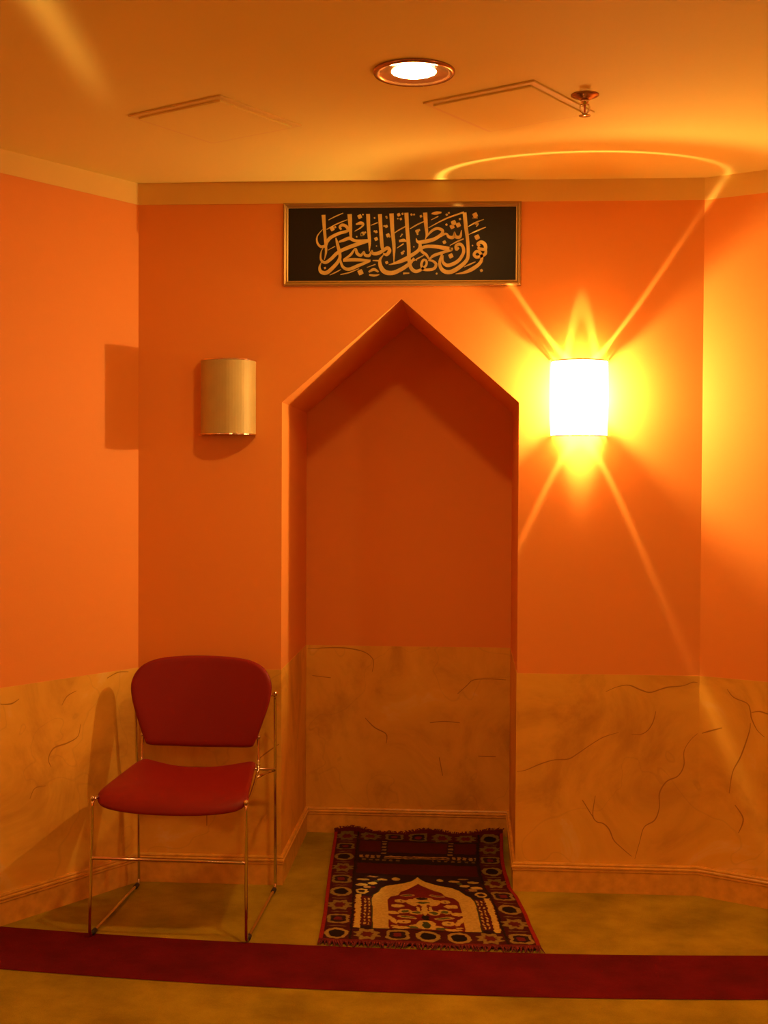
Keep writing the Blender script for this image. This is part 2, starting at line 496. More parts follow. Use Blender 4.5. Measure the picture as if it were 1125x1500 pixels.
# ------------------------------------------------------------------ sprinkler
t = thing('sprinkler_head', 'small chrome fire sprinkler head hanging from the ceiling', 'sprinkler', (0.442, -0.945, H))
b = bmesh.new(); lathe(b, [(0.0, -0.012), (0.016, -0.012), (0.018, -0.010), (0.030, -0.006), (0.037, -0.002), (0.037, 0.0), (0.0, 0.0)], 40)
obj('escutcheon', b, M['trim'], t, True)
b = bmesh.new(); lathe(b, [(0.0, -0.012), (0.011, -0.012), (0.011, -0.020), (0.0085, -0.022), (0.0085, -0.026), (0, -0.026)], 24)
obj('body', b, M['chrome'], t, True)
for s in (-1, 1):
    b = bmesh.new(); tube(b, fillet([(s * 0.008, 0, -0.024), (s * 0.0125, 0, -0.030), (s * 0.012, 0, -0.040), (s * 0.003, 0, -0.050)], 0.004), 0.0022, 8)
    obj('frame_arm', b, M['chrome'], t, True)
b = bmesh.new(); lathe(b, [(0, -0.026), (0.0022, -0.026), (0.0022, -0.046), (0, -0.046)], 12)
obj('glass_bulb', b, simple('red_glass', (0.5, 0.06, 0.03), 0.1), t, True)
b = bmesh.new(); lathe(b, [(0, -0.0485), (0.005, -0.0485), (0.005, -0.053), (0.0155, -0.0535), (0.0155, -0.0548), (0, -0.0550)], 24)
obj('deflector', b, M['chrome'], t, True)

# ------------------------------------------------------------------ wall sconces
def lamp_pattern(ld, rays):
    """light distribution of the sconce lamp: side spill plus the thin conical sheets thrown by the shade's rims"""
    ld.use_nodes = True
    T = ld.node_tree
    em = [q for q in T.nodes if q.type == 'EMISSION'][0]
    tc = T.nodes.new('ShaderNodeTexCoord')
    sp = T.nodes.new('ShaderNodeSeparateXYZ')
    T.links.new(tc.outputs['Normal'], sp.inputs[0])
    X, Y, Z = sp.outputs
    def m(op, a, b=None, c=None):
        nd = T.nodes.new('ShaderNodeMath'); nd.operation = op
        for i, q in enumerate((a, b, c)):
            if q is None: continue
            if isinstance(q, (int, float)): nd.inputs[i].default_value = q
            else: T.links.new(q, nd.inputs[i])
        return nd.outputs[0]
    def gauss(v, c, s):
        e = m('DIVIDE', m('SUBTRACT', v, c), s)
        return m('EXPONENT', m('MULTIPLY', m('MULTIPLY', e, e), -1.0))
    def ramp(v, a, b_):
        nd = T.nodes.new('ShaderNodeMapRange'); nd.interpolation_type = 'SMOOTHSTEP'
        nd.inputs['From Min'].default_value = a; nd.inputs['From Max'].default_value = b_
        T.links.new(v, nd.inputs['Value'])
        return nd.outputs['Result']
    def cone(sign, a, bb, s, x_shift=0.0):
        z = m('MAXIMUM', m('MULTIPLY', Z, sign), 1e-3)
        x = m('DIVIDE', m('DIVIDE', X, z), a)
        y = m('DIVIDE', m('DIVIDE', Y, z), bb)
        q = m('SQRT', m('ADD', m('MULTIPLY', x, x), m('MULTIPLY', y, y)))
        return m('MULTIPLY', gauss(q, 1.0, s), m('GREATER_THAN', m('MULTIPLY', Z, sign), 0.02))
    if rays == 'streak':        # added left sconce: emission shaped into one long sheet across the ceiling
        st = m('MULTIPLY', cone(1, 7.31, 1.88, 0.034), m('MULTIPLY', ramp(X, 0.25, 0.5), m('SUBTRACT', 1.0, ramp(m('DIVIDE', X, m('MAXIMUM', Z, 0.01)), 2.5, 3.5))))
        T.links.new(m('MULTIPLY', st, 8.0), em.inputs['Strength'])
        return
    up = m('MULTIPLY', cone(1, 0.655, 0.440, 0.030), m('ADD', 1.0, m('MULTIPLY', ramp(Y, 0.0, 0.03), 1.0)))
    dn = m('MULTIPLY', cone(-1, 0.42, 0.30, 0.055), ramp(m('DIVIDE', Y, m('MAXIMUM', m('MULTIPLY', Z, -1.0), 0.01)), -0.13, 0.0))
    # soft fans on the wall just above and below the shade
    yy = m('MAXIMUM', Y, 1e-3)
    s_ = m('DIVIDE', X, yy)
    s2 = m('MULTIPLY', s_, s_)
    tu = m('ADD', m('DIVIDE', Z, yy), m('MULTIPLY', s2, 3.4))
    arch = m('MULTIPLY', gauss(tu, 6.8, 0.42), m('GREATER_THAN', Z, 0.05))
    td = m('ADD', m('DIVIDE', m('MULTIPLY', Z, -1.0), yy), m('MULTIPLY', s2, 1.9))
    fan = m('MULTIPLY', gauss(td, 5.0, 2.8), m('GREATER_THAN', m('MULTIPLY', Z, -1.0), 0.05))
    # what leaves through the perforated shade; its top and bottom collars cut the steep rays
    hz = m('MAXIMUM', m('MAXIMUM', m('ABSOLUTE', X), m('MULTIPLY', Y, -1.0)), 0.01)
    zu = m('MAXIMUM', Z, 1e-3)
    qx = m('DIVIDE', m('DIVIDE', X, zu), 0.655)
    qy = m('DIVIDE', m('DIVIDE', Y, zu), 0.440)
    qu = m('SQRT', m('ADD', m('MULTIPLY', qx, qx), m('MULTIPLY', qy, qy)))
    below = m('SUBTRACT', 1.0, ramp(m('DIVIDE', m('MULTIPLY', Z, -1.0), hz), 0.75, 1.30))
    side = m('MULTIPLY', below, ramp(qu, 1.22, 1.80))
    tot = m('ADD', m('ADD', m('MULTIPLY', up, 3.2), m('MULTIPLY', dn, 3.2)),
            m('ADD', m('ADD', m('MULTIPLY', arch, 5.5), m('MULTIPLY', fan, 4.0)), m('MULTIPLY', side, 9.0)))
    T.links.new(tot, em.inputs['Strength'])

def sconce(x, zc, lit, label, y=0.0, rz=0.0, rays='full', glow='shade_lit'):
    t = thing('wall_sconce', label, 'wall lamp', (x, y, zc), rz, 'half-round wall sconces')
    hw, hh, y0, dep = 0.0935, 0.127, -0.003, 0.102
    N = 28
    def arc(k, off=0.0):
        a = math.pi * k / N
        return (-(hw + off) * math.cos(a), y0 - (dep + off) * math.sin(a) ** 0.85)
    def sheet(off0, off1, z0, z1):
        b = bmesh.new()
        cols = []
        for k in range(N + 1):
            o = arc(k, off0); i = arc(k, off1)
            cols.append([b.verts.new((*o, z0)), b.verts.new((*o, z1)), b.verts.new((*i, z1)), b.verts.new((*i, z0))])
        for A, B in zip(cols, cols[1:]):
            for k in range(4):
                b.faces.new((A[k], A[(k + 1) % 4], B[(k + 1) % 4], B[k]))
        b.faces.new(cols[0]); b.faces.new(cols[-1][::-1])
        return b
    obj('shade', sheet(0.0, -0.0025, -hh + 0.004, hh - 0.004), M[glow if lit else 'shade'], t, False)
    for z0, z1 in ((hh - 0.004, hh), (-hh, -hh + 0.004)):
        obj('rim', sheet(0.0015, -0.004, z0, z1), M['rim'], t, False)
    b = bmesh.new(); box(b, (-0.055, -0.010, -0.075), (0.055, 0.0, 0.075), 0.003)
    obj('backplate', b, M['plate'], t)
    for sx, bz in ((-1, 0.105), (1, 0.105), (-1, -0.105), (1, -0.105)):
        b = bmesh.new(); tube(b, [(sx * 0.045, -0.006, 0.68 * bz), (sx * 0.066, -0.022, bz), (sx * 0.0885, -0.026, bz)], 0.0028, 8)
        obj('bracket', b, M['rim'], t, True)
    b = bmesh.new(); lathe(b, [(0, -0.072), (0.013, -0.072), (0.013, -0.045), (0, -0.045)], 20, 0, -0.060)
    sk_ = obj('socket', b, M['plate'], t, True)
    b = bmesh.new(); lathe(b, [(0, -0.045), (0.008, -0.044), (0.010, -0.03), (0.010, 0.02), (0.006, 0.032), (0, 0.034)], 20, 0, -0.060)
    obj('lamp_bulb', b, M['tube_lit' if lit else 'tube'], sk_, True)
    if lit and rays:
        ld = bpy.data.lights.new('sconce_lamp', 'POINT')
        ld.energy = BULB_POWER
        ld.color = (1.0, 0.58, 0.20)
        ld.shadow_soft_size = 0.008 if rays == 'full' else 0.004
        lamp_pattern(ld, rays)
        lo_ = bpy.data.objects.new('sconce_lamp_light', ld)
        C.objects.link(lo_)
        lo_.parent = t
        lo_.location = (0.006, -0.045, 1.675 - zc) if rays == 'full' else (0.0, -0.06, 0.12)
    return t
sconce(-0.6745, 1.668, False, 'unlit half-round champagne metal wall sconce left of the niche above the chair')
sconce(0.5125, 1.665, True, 'glowing white half-round wall sconce right of the niche')
# unseen sconces, added to bring more light to the ceiling and left wall
sconce(L1[0], 1.665, True, 'unseen lit wall sconce added as fill on the left side wall of the room', -2.9, math.radians(90), 'streak', 'fill_shade_left')
sconce(R1[0], 1.665, True, 'unseen lit wall sconce added as fill on the right side wall of the room', -2.9, math.radians(-90), None, 'fill_shade_right')
sconce(-0.6, 1.665, True, 'unseen lit wall sconce added as fill on the rear wall behind the viewer', REAR, math.radians(180), None, 'fill_shade_rear')
sconce(1.6, 1.665, True, 'unseen lit wall sconce added as fill on the rear wall towards the right', REAR, math.radians(180), None, 'fill_shade_rear')

# ------------------------------------------------------------------ framed calligraphy
t = thing('calligraphy_panel', 'framed black panel with gold Arabic calligraphy above the niche', 'framed calligraphy', (-0.0865, 0, 2.186))
HW, HH = 0.401, 0.1395
b = bmesh.new()
prof = [(0.0, -0.0005), (0.0, -0.016), (0.004, -0.020), (0.010, -0.018), (0.013, -0.014), (0.017, -0.013), (0.017, -0.0005)]
rings = [[b.verts.new((sx * (HW - o), y, sz * (HH - o))) for sx, sz in ((1, 1), (-1, 1), (-1, -1), (1, -1))] for o, y in prof]
for A, B in zip(rings, rings[1:]):
    for k in range(4):
        b.faces.new((A[k], A[(k + 1) % 4], B[(k + 1) % 4], B[k]))
obj('frame', b, M['brass'], t, label='narrow aged brass frame')
b = bmesh.new(); box(b, (-HW + 0.016, -0.010, -HH + 0.016), (HW - 0.016, -0.001, HH - 0.016))
obj('backing_board', b, M['board'], t, label='plain black board')
PX = 0.002300
def mapA(x, y): return ((455 + x / 8.036 - 590.0) * PX, (359.0 - (300 + y / 8.036)) * PX)
def mapB(x, y): return ((585 + x / 7.759 - 590.0) * PX, (359.0 - (300 + y / 7.759)) * PX)
SA = PX / 8.036
SB = PX / 7.759
LET_A = [
    [(160, 125, 46), (172, 300, 36), (186, 450, 32), (192, 560, 26), (172, 655, 6)],
    [(470, 118, 52), (478, 250, 44), (486, 400, 28)],
    [(688, 118, 46), (696, 300, 40), (708, 450, 34), (704, 560, 8)],
    [(828, 122, 46), (840, 300, 42), (856, 500, 40), (880, 560, 26)],
    [(965, 115, 52), (976, 300, 44), (996, 500, 38), (996, 690, 8)],
    [(372, 300, 22), (355, 268, 30), (385, 245, 34), (430, 262, 36), (452, 300, 34), (430, 322, 34), (350, 342, 36), (250, 390, 38), (205, 440, 38), (185, 485, 34),
     (130, 498, 30), (88, 450, 24), (90, 370, 14), (160, 285, 4)],
    [(345, 445, 20), (400, 425, 34), (470, 402, 40), (540, 432, 34), (690, 432, 36)],
    [(695, 440, 22), (570, 470, 44), (420, 525, 42), (330, 570, 40), (255, 640, 38), (185, 685, 36), (132, 650, 26), (134, 560, 14), (170, 495, 4)],
    [(308, 395, 14), (330, 480, 36), (358, 600, 36), (342, 665, 38), (280, 740, 42), (200, 805, 46), (135, 795, 42), (116, 740, 26), (140, 675, 6)],
    [(395, 662, 34), (540, 655, 40), (720, 668, 26)],
    [(715, 672, 20), (590, 718, 38), (470, 765, 40), (400, 745, 34), (368, 680, 26), (352, 590, 14)],
    [(400, 650, 14), (480, 600, 30), (540, 525, 20), (560, 578, 38), (605, 605, 32), (640, 560, 16), (655, 600, 32), (705, 605, 34), (735, 545, 12), (748, 582, 36), (810, 580, 42),
     (875, 545, 38), (920, 518, 40), (944, 552, 42), (912, 596, 38), (868, 585, 16)],
    [(872, 600, 8), (832, 660, 32), (842, 740, 48), (892, 800, 54), (980, 812, 50), (1080, 772, 46), (1180, 705, 40), (1235, 640, 22)],
    [(935, 716, 5), (1040, 692, 30), (1125, 660, 40), (1180, 632, 38)],
    [(218, 186, 8), (300, 145, 12), (395, 105, 8)], [(198, 296, 8), (320, 232, 13), (442, 184, 8)], [(215, 540, 6), (300, 495, 10)],
    [(722, 252, 6), (802, 220, 12)], [(1000, 345, 8), (1060, 305, 13), (1130, 270, 10)], [(236, 834, 6), (300, 805, 13), (368, 770, 8)],
    [(365, 828, 10), (470, 805, 14), (585, 760, 6)], [(678, 746, 6), (780, 710, 12)],
    [(545, 240, 16), (600, 225, 38), (632, 240, 26), (600, 280, 14), (530, 320, 6)], [(1055, 440, 26), (1110, 430, 36), (1140, 445, 14)], [(1030, 522, 6), (1110, 470, 14)],
    [(1070, 390, 8), (1095, 355, 16)], [(700, 800, 20), (760, 770, 34), (815, 800, 18)], [(705, 832, 20), (765, 842, 26), (825, 830, 10)], [(745, 665, 10), (815, 668, 18)],
]
DOT_A = [(590, 148, 28), (628, 125, 10), (625, 350, 26), (655, 335, 13), (612, 362, 16), (555, 385, 10), (265, 290, 28), (300, 270, 14), (602, 802, 36), (905, 155, 14), (905, 265, 20), (880, 262, 12),
         (925, 370, 26), (945, 385, 12), (785, 412, 24), (785, 328, 18), (765, 322, 12), (912, 690, 20), (1050, 130, 22), (1075, 180, 16), (1040, 175, 10), (1095, 580, 20), (1112, 560, 12), (180, 750, 14),
         (765, 165, 10), (910, 165, 12), (790, 495, 8), (1095, 120, 14)]
LET_B = [
    [(92, 105, 46), (104, 300, 42), (120, 480, 42), (126, 640, 40), (150, 730, 40), (200, 768, 40), (262, 750, 32), (320, 700, 26), (322, 650, 26), (288, 640, 26), (266, 690, 28), (285, 742, 30),
     (340, 752, 32), (410, 738, 34), (432, 690, 32), (400, 655, 26), (345, 640, 20)],
    [(305, 105, 48), (316, 250, 40), (326, 350, 28), (308, 405, 6)],
    [(306, 400, 6), (375, 318, 26), (440, 285, 30), (500, 305, 34), (494, 348, 34), (410, 405, 40), (300, 432, 44), (225, 435, 30), (205, 395, 8)],
    [(215, 420, 16), (250, 462, 34), (232, 530, 38), (120, 605, 40), (0, 662, 34), (-90, 690, 10)],
    [(480, 370, 30), (545, 345, 22), (575, 380, 34), (625, 385, 34), (640, 325, 10), (655, 380, 34), (705, 378, 32), (718, 305, 8)],
    [(598, 508, 34), (590, 520, 52), (460, 494, 42), (340, 486, 36), (268, 506, 34), (272, 545, 32), (320, 580, 30), (350, 625, 22)],
    [(590, 535, 24), (480, 565, 32), (400, 595, 32), (350, 640, 10)],
    [(345, 276, 8), (540, 176, 15), (745, 104, 18)],
    [(752, 108, 44), (766, 250, 42), (786, 400, 38), (796, 550, 36), (782, 640, 40), (700, 722, 46), (595, 778, 48), (512, 760, 44), (474, 690, 34), (488, 605, 22), (525, 535, 6)],
    [(690, 502, 20), (664, 522, 34), (660, 480, 34), (706, 464, 34), (738, 500, 34), (742, 560, 36), (700, 635, 38), (640, 680, 40), (560, 702, 40), (508, 660, 30), (512, 590, 12)],
    [(925, 490, 26), (905, 462, 34), (945, 442, 38), (984, 470, 40), (988, 520, 36), (930, 520, 34), (905, 498, 26)],
    [(990, 500, 22), (992, 570, 34), (945, 600, 34), (890, 612, 34), (862, 580, 32), (895, 545, 32), (935, 570, 34), (950, 630, 34), (920, 690, 38), (835, 750, 42), (750, 785, 28), (655, 800, 5)],
    [(135, 286, 8), (215, 240, 14), (294, 205, 10)], [(0, 306, 8), (84, 258, 12)], [(372, 188, 6), (455, 148, 12)], [(588, 478, 6), (670, 435, 16), (744, 404, 12)],
    [(795, 266, 6), (880, 220, 15), (970, 186, 6)], [(798, 358, 6), (890, 315, 15), (994, 274, 8)], [(160, 658, 5), (230, 620, 14), (296, 586, 8)], [(750, 722, 6), (820, 690, 16), (880, 664, 8)],
    [(378, 118, 12), (430, 112, 36), (490, 104, 14)], [(60, 792, 22), (130, 788, 12)], [(840, 170, 6), (900, 170, 12)], [(870, 240, 8), (905, 235, 20), (885, 268, 10)],
]
DOT_B = [(630, 222, 32), (612, 266, 28), (682, 246, 30), (548, 242, 14), (896, 386, 32), (600, 595, 30), (872, 138, 32), (526, 440, 22), (215, 315, 22), (238, 300, 14), (220, 345, 12), (150, 125, 14),
         (180, 125, 12), (258, 145, 16), (550, 130, 14), (575, 110, 12), (700, 180, 14), (845, 480, 9), (946, 762, 18), (440, 795, 12), (208, 640, 10), (180, 490, 8)]
lets = []
for maps, sc_, lets_ in ((mapA, SA, LET_A), (mapB, SB, LET_B)):
    for st in lets_:
        lets.append(([maps(x, y) for x, y, _ in st], [wd * sc_ for _, _, wd in st]))
depth0 = -0.0101
for i, (pts, ws) in enumerate(lets):
    b = bmesh.new()
    h0 = 0.0012 + 0.00003 * i
    ribbon(b, pts, ws, lambda u, v, h: (u, depth0 - (h if h == 0 else h0), v), 7, 1.0)
    obj('letter_stroke', b, M['gold'], t)
b = bmesh.new()
for maps, sc_, ds in ((mapA, SA, DOT_A), (mapB, SB, DOT_B)):
    for x, y, r in ds:
        cx, cz = maps(x, y)
        rr = r * sc_
        a0 = 0.45
        top = [b.verts.new((cx + rr * math.cos(a0 + k * math.pi / 4) * (1.1 if k % 2 else 0.85), depth0 - 0.0011, cz + rr * math.sin(a0 + k * math.pi / 4) * (1.1 if k % 2 else 0.85))) for k in range(8)]
        bot = [b.verts.new((q.co.x, depth0, q.co.z)) for q in top]
        b.faces.new(top)
        for k in range(8):
            b.faces.new((top[k], top[(k + 1) % 8], bot[(k + 1) % 8], bot[k]))
obj('vowel_marks', b, M['gold'], t, label='small gold dots and vowel marks').__setitem__('kind', 'stuff')

# ------------------------------------------------------------------ stacking chair
def pad(outline, place, thick, name, mat, parent, nb=6, crown=0.0, rnd=0.009):
    """closed cushion: outline (2D) scaled in rings; place(u,v,h) -> 3D with h the height over the pad's mid-plane"""
    O = [Vector(p) for p in catmull([(x, y, 0) for x, y in outline], nb, True)]
    cen = sum(O, Vector()) / len(O)
    rad = min((o - cen).length for o in O)
    rr = rnd / rad
    levels = [(0.35, 1.0), (0.65, 1.0), (1 - 2.2 * rr, 1.0), (1 - rr, 0.97), (1 - 0.45 * rr, 0.80), (1 - 0.1 * rr, 0.42), (1.0, 0.0)]
    b = bmesh.new()
    seq = [(s, h) for s, h in levels] + [(s, -h) for s, h in levels[-2::-1]]
    top = b.verts.new(place(cen.x, cen.y, thick / 2))
    rings = []
    for s, h in seq:
        rings.append([b.verts.new(place(cen.x + (o.x - cen.x) * s, cen.y + (o.y - cen.y) * s, h * thick / 2)) for o in O])
    bot = b.verts.new(place(cen.x, cen.y, -thick / 2))
    m = len(O)
    for k in range(m): b.faces.new((top, rings[0][k], rings[0][(k + 1) % m]))
    for A, B in zip(rings, rings[1:]):
        for k in range(m): b.faces.new((A[k], B[k], B[(k + 1) % m], A[(k + 1) % m]))
    for k in range(m): b.faces.new((bot, rings[-1][(k + 1) % m], rings[-1][k]))
    return obj(name, b, mat, parent, True)

ch = thing('stacking_chair', 'dark red vinyl stacking chair with thin chrome sled legs in the left corner', 'chair', (-0.742, -0.305, 0), math.radians(-1.5))
so = [(0, -0.268), (0.12, -0.264), (0.205, -0.250), (0.232, -0.222), (0.228, -0.17), (0.210, -0.02), (0.196, 0.10), (0.184, 0.128), (0.16, 0.122), (0.08, 0.092), (0, 0.082)]
so = so + [(-x, y) for x, y in so[-2:0:-1]]
def seat_place(u, v, h):
    z = 0.428 + 0.055 * (v + 0.25) + h
    z += 0.35 * u * u * max(0.0, min(1, (v + 0.25) / 0.3)) - 0.006        # dished, the rear corners lift
    if v < -0.18: z -= 5.0 * (v + 0.18) ** 2                                # waterfall front
    return (u, v, z)
pad(so, seat_place, 0.024, 'seat', M['vinyl'], ch)
bo = [(0, 0.797), (0.10, 0.794), (0.170, 0.783), (0.215, 0.757), (0.237, 0.712), (0.232, 0.655), (0.208, 0.580), (0.186, 0.524), (0.168, 0.507), (0.09, 0.502), (0, 0.500)]
bo = bo + [(-x, y) for x, y in bo[-2:0:-1]]
def back_place(u, v, h):
    y = 0.158 + (v - 0.5) * 0.20 - 0.75 * u * u
    return (u, y - h, v + h * 0.2)
pad(bo, back_place, 0.026, 'backrest', M['vinyl'], ch)
R0 = 0.0052
for s in (-1, 1):
    # one bent rod: seat front corner, front leg, floor runner, rear upright
    pts = [(s * 0.229, -0.235, 0.424), (s * 0.232, -0.252, 0.426), (s * 0.236, -0.262, 0.30), (s * 0.238, -0.268, 0.012), (s * 0.240, -0.250, 0.0056)]
    front = fillet([(s * 0.221, -0.205, 0.421), (s * 0.236, -0.258, 0.421), (s * 0.240, -0.272, 0.0085), (s * 0.236, 0.245, 0.0085), (s * 0.236, 0.238, 0.30), (s * 0.240, 0.208, 0.672), (s * 0.226, 0.165, 0.676)], 0.022, 6)
    b = bmesh.new(); tube(b, front, R0, 10)
    sfr = obj('side_frame', b, M['chrome'], ch, True, label='bent chrome rod forming legs and floor runner')
    b = bmesh.new(); tube(b, catmull([(s * 0.236, -0.250, 0.418), (s * 0.224, -0.12, 0.416), (s * 0.208, 0.03, 0.422), (s * 0.198, 0.12, 0.432)], 6), 0.0048, 8)
    obj('seat_rail', b, M['chrome'], ch, True)
    b = bmesh.new(); tube(b, fillet([(s * 0.206, 0.06, 0.424), (s * 0.216, 0.17, 0.416), (s * 0.237, 0.232, 0.413)], 0.02), 0.0048, 8)
    obj('rear_link', b, M['chrome'], ch, True)
    b = bmesh.new(); tube(b, fillet([(s * 0.200, 0.112, 0.430), (s * 0.197, 0.142, 0.455), (s * 0.195, 0.150, 0.535), (s * 0.180, 0.140, 0.548)], 0.012), 0.0050, 8)
    obj('back_strut', b, M['chrome'], ch, True)
    for nm, (px, py, pz), r in (('bolt_cap', (s * 0.241, 0.206, 0.675), 0.0085), ('bolt_cap', (s * 0.197, 0.134, 0.450), 0.0075), ('bolt_cap', (s * 0.196, 0.146, 0.540), 0.007), ('bolt_cap', (s * 0.236, -0.258, 0.423), 0.0085)):
        b = bmesh.new(); bmesh.ops.create_icosphere(b, subdivisions=2, radius=r, matrix=Matrix.Translation((px, py, pz)))
        obj(nm, b, M['chrome'], sfr, True)
    for py in (-0.235, 0.215):
        b = bmesh.new(); tube(b, [(s * (0.2395 if py < 0 else 0.236), py - 0.014, 0.0085), (s * (0.2395 if py < 0 else 0.236), py + 0.014, 0.0085)], 0.0078, 10)
        obj('floor_glide', b, M['rubber'], sfr, True)
b = bmesh.new(); tube(b, catmull([(-0.2375, -0.264, 0.243), (-0.1, -0.272, 0.246), (0.1, -0.272, 0.246), (0.2375, -0.264, 0.243)], 6), 0.0055, 10)
obj('front_stretcher', b, M['chrome'], ch, True, label='shiny chrome cross bar')
b = bmesh.new(); tube(b, [(-0.236, 0.236, 0.413), (0.236, 0.236, 0.413)], 0.0045, 8)
obj('rear_stretcher', b, M['chrome'], ch, True)

# ------------------------------------------------------------------ prayer rug
RW, RL = 0.66, 1.205
NXg, NYg = 300, 560
uu = np.linspace(-0.5, 0.5, NXg)
ss = np.linspace(0, RL, NYg)
U, Sg = np.meshgrid(uu, ss)
Xw = U * RW
ax = np.abs(Xw)
rng = np.random.default_rng(3)
def smooth_noise(nx, ny, seed):
    g = np.random.default_rng(seed).random((ny + 2, nx + 2))
    xi = (U + 0.5) * nx; yi = Sg / RL * ny
    x0 = np.floor(xi).astype(int); y0 = np.floor(yi).astype(int)
    fx = xi - x0; fy = yi - y0
    fx = fx * fx * (3 - 2 * fx); fy = fy * fy * (3 - 2 * fy)
    x1 = np.minimum(x0 + 1, nx + 1); y1 = np.minimum(y0 + 1, ny + 1)
    return (g[y0, x0] * (1 - fx) + g[y0, x1] * fx) * (1 - fy) + (g[y1, x0] * (1 - fx) + g[y1, x1] * fx) * fy
NAVY = np.array((0.016, 0.006, 0.012)); MAROON = np.array((0.10, 0.010, 0.014)); RED = np.array((0.12, 0.009, 0.011))
CREAM = np.array((0.60, 0.47, 0.11)); TAN = np.array((0.33, 0.21, 0.07)); GREEN = np.array((0.07, 0.10, 0.03)); BLACK = np.array((0.008, 0.006, 0.006))
EDGE = np.array((0.26, 0.016, 0.012))
jit = (smooth_noise(70, 120, 5) - 0.5) * 0.006
xj = Xw + jit; aj = np.abs(xj); sj = Sg + (smooth_noise(60, 110, 9) - 0.5) * 0.008
col = np.zeros((NYg, NXg, 3)); col[:] = NAVY
def put(mask, c): col[mask] = c
def ell(cx, cy, rx, ry, c, ang=0.0, mirror=True):
    for sgn in ((1, -1) if (mirror and cx) else (1,)):
        X0 = xj - sgn * cx; Y0 = sj - cy
        ca, sa = math.cos(ang * sgn), math.sin(ang * sgn)
        put(((X0 * ca + Y0 * sa) / rx) ** 2 + ((-X0 * sa + Y0 * ca) / ry) ** 2 < 1, c)
# borders
put(ax > 0.236, MAROON * 0.55)
put((sj < 0.118) | (sj > 1.105), MAROON * 0.5)
put((aj > 0.232) & (aj < 0.239), BLACK)
put((sj > 0.112) & (sj < 0.119) & (aj < 0.232), BLACK)
def medallion(cx, cy, k):
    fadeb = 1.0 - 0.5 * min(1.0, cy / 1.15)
    for q in (0,):
        X0 = (xj - cx); Y0 = sj - cy
        r = np.sqrt((X0 / 0.037) ** 2 + (Y0 / 0.047) ** 2)
        th = np.arctan2(Y0, X0)
        if k == 0:
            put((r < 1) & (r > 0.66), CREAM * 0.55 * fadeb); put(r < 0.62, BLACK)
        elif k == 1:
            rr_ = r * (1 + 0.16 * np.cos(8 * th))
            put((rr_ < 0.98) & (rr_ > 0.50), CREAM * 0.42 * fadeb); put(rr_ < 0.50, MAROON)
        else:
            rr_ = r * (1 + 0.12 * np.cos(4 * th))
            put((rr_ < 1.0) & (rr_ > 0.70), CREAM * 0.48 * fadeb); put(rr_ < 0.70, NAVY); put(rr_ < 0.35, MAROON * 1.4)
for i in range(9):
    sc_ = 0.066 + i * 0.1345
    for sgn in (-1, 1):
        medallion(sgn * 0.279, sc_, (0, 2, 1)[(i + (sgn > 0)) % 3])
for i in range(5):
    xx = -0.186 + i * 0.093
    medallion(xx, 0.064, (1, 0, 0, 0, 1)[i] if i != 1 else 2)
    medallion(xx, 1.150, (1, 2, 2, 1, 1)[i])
for i in range(10):     # small flecks between medallions
    ell(0.279, 0.133 + i * 0.1345 - 0.0, 0.030, 0.004, TAN * 0.5)
# pillars
fld = (aj < 0.232) & (sj > 0.119) & (sj < 0.44)
put(fld, MAROON * 0.7)
put(fld & (aj > 0.208) & (aj < 0.228), CREAM * 0.85)
for xx in (0.181, 0.195):
    put(fld & (np.abs(aj - xx) < 0.0028) & (np.mod(sj, 0.03) < 0.019) & (sj > 0.15) & (sj < 0.41), CREAM * 0.8)
put(fld & (aj > 0.165) & (aj < 0.208) & ((sj > 0.425) | (sj < 0.14)), NAVY)
# arch
def hwf(s, tab): return np.interp(s, [q[0] for q in tab], [q[1] for q in tab], left=-1, right=-1)
outer = [(0.119, 0.168), (0.40, 0.172), (0.445, 0.164), (0.47, 0.148), (0.515, 0.136), (0.54, 0.118), (0.555, 0.092), (0.575, 0.055), (0.60, 0.026), (0.63, 0.008), (0.650, 0.0)]
inner = [(0.119, 0.118), (0.395, 0.120), (0.43, 0.108), (0.45, 0.080), (0.485, 0.070), (0.505, 0.050), (0.54, 0.024), (0.565, 0.008), (0.58, 0.0)]
put((ax < hwf(Sg, [(a, q + 0.004) for a, q in outer])) & (Sg > 0.119), GREEN * 0.5)
put(ax < hwf(Sg, outer), CREAM * 0.80)
put(ax < hwf(Sg, inner), RED)
# flowers inside the arch
ell(0, 0.150, 0.055, 0.020, CREAM * 0.8); ell(0, 0.175, 0.030, 0.036, CREAM * 0.8); ell(0, 0.168, 0.013, 0.030, GREEN * 0.5)
ell(0.048, 0.138, 0.022, 0.012, GREEN); ell(0.082, 0.132, 0.028, 0.010, CREAM * 0.8); ell(0.102, 0.150, 0.012, 0.006, CREAM * 0.7)
ell(0.070, 0.187, 0.021, 0.019, CREAM * 0.85); ell(0.070, 0.187, 0.005, 0.005, MAROON)
ell(0.107, 0.205, 0.010, 0.040, CREAM * 0.85, -0.35)
ell(0.060, 0.232, 0.034, 0.013, CREAM * 0.75, 0.25); ell(0.056, 0.233, 0.024, 0.007, GREEN, 0.25)
ell(0.105, 0.272, 0.020, 0.016, CREAM * 0.85)
ell(0.028, 0.280, 0.022, 0.020, CREAM * 0.8, -0.6); ell(0.028, 0.280, 0.014, 0.012, GREEN, -0.6)
ell(0.066, 0.292, 0.024, 0.018, CREAM * 0.8, -0.5); ell(0.064, 0.290, 0.014, 0.010, GREEN, -0.5)
ell(0, 0.235, 0.012, 0.026, BLACK); ell(0, 0.300, 0.010, 0.045, CREAM * 0.85); ell(0.020, 0.315, 0.006, 0.024, CREAM * 0.85)
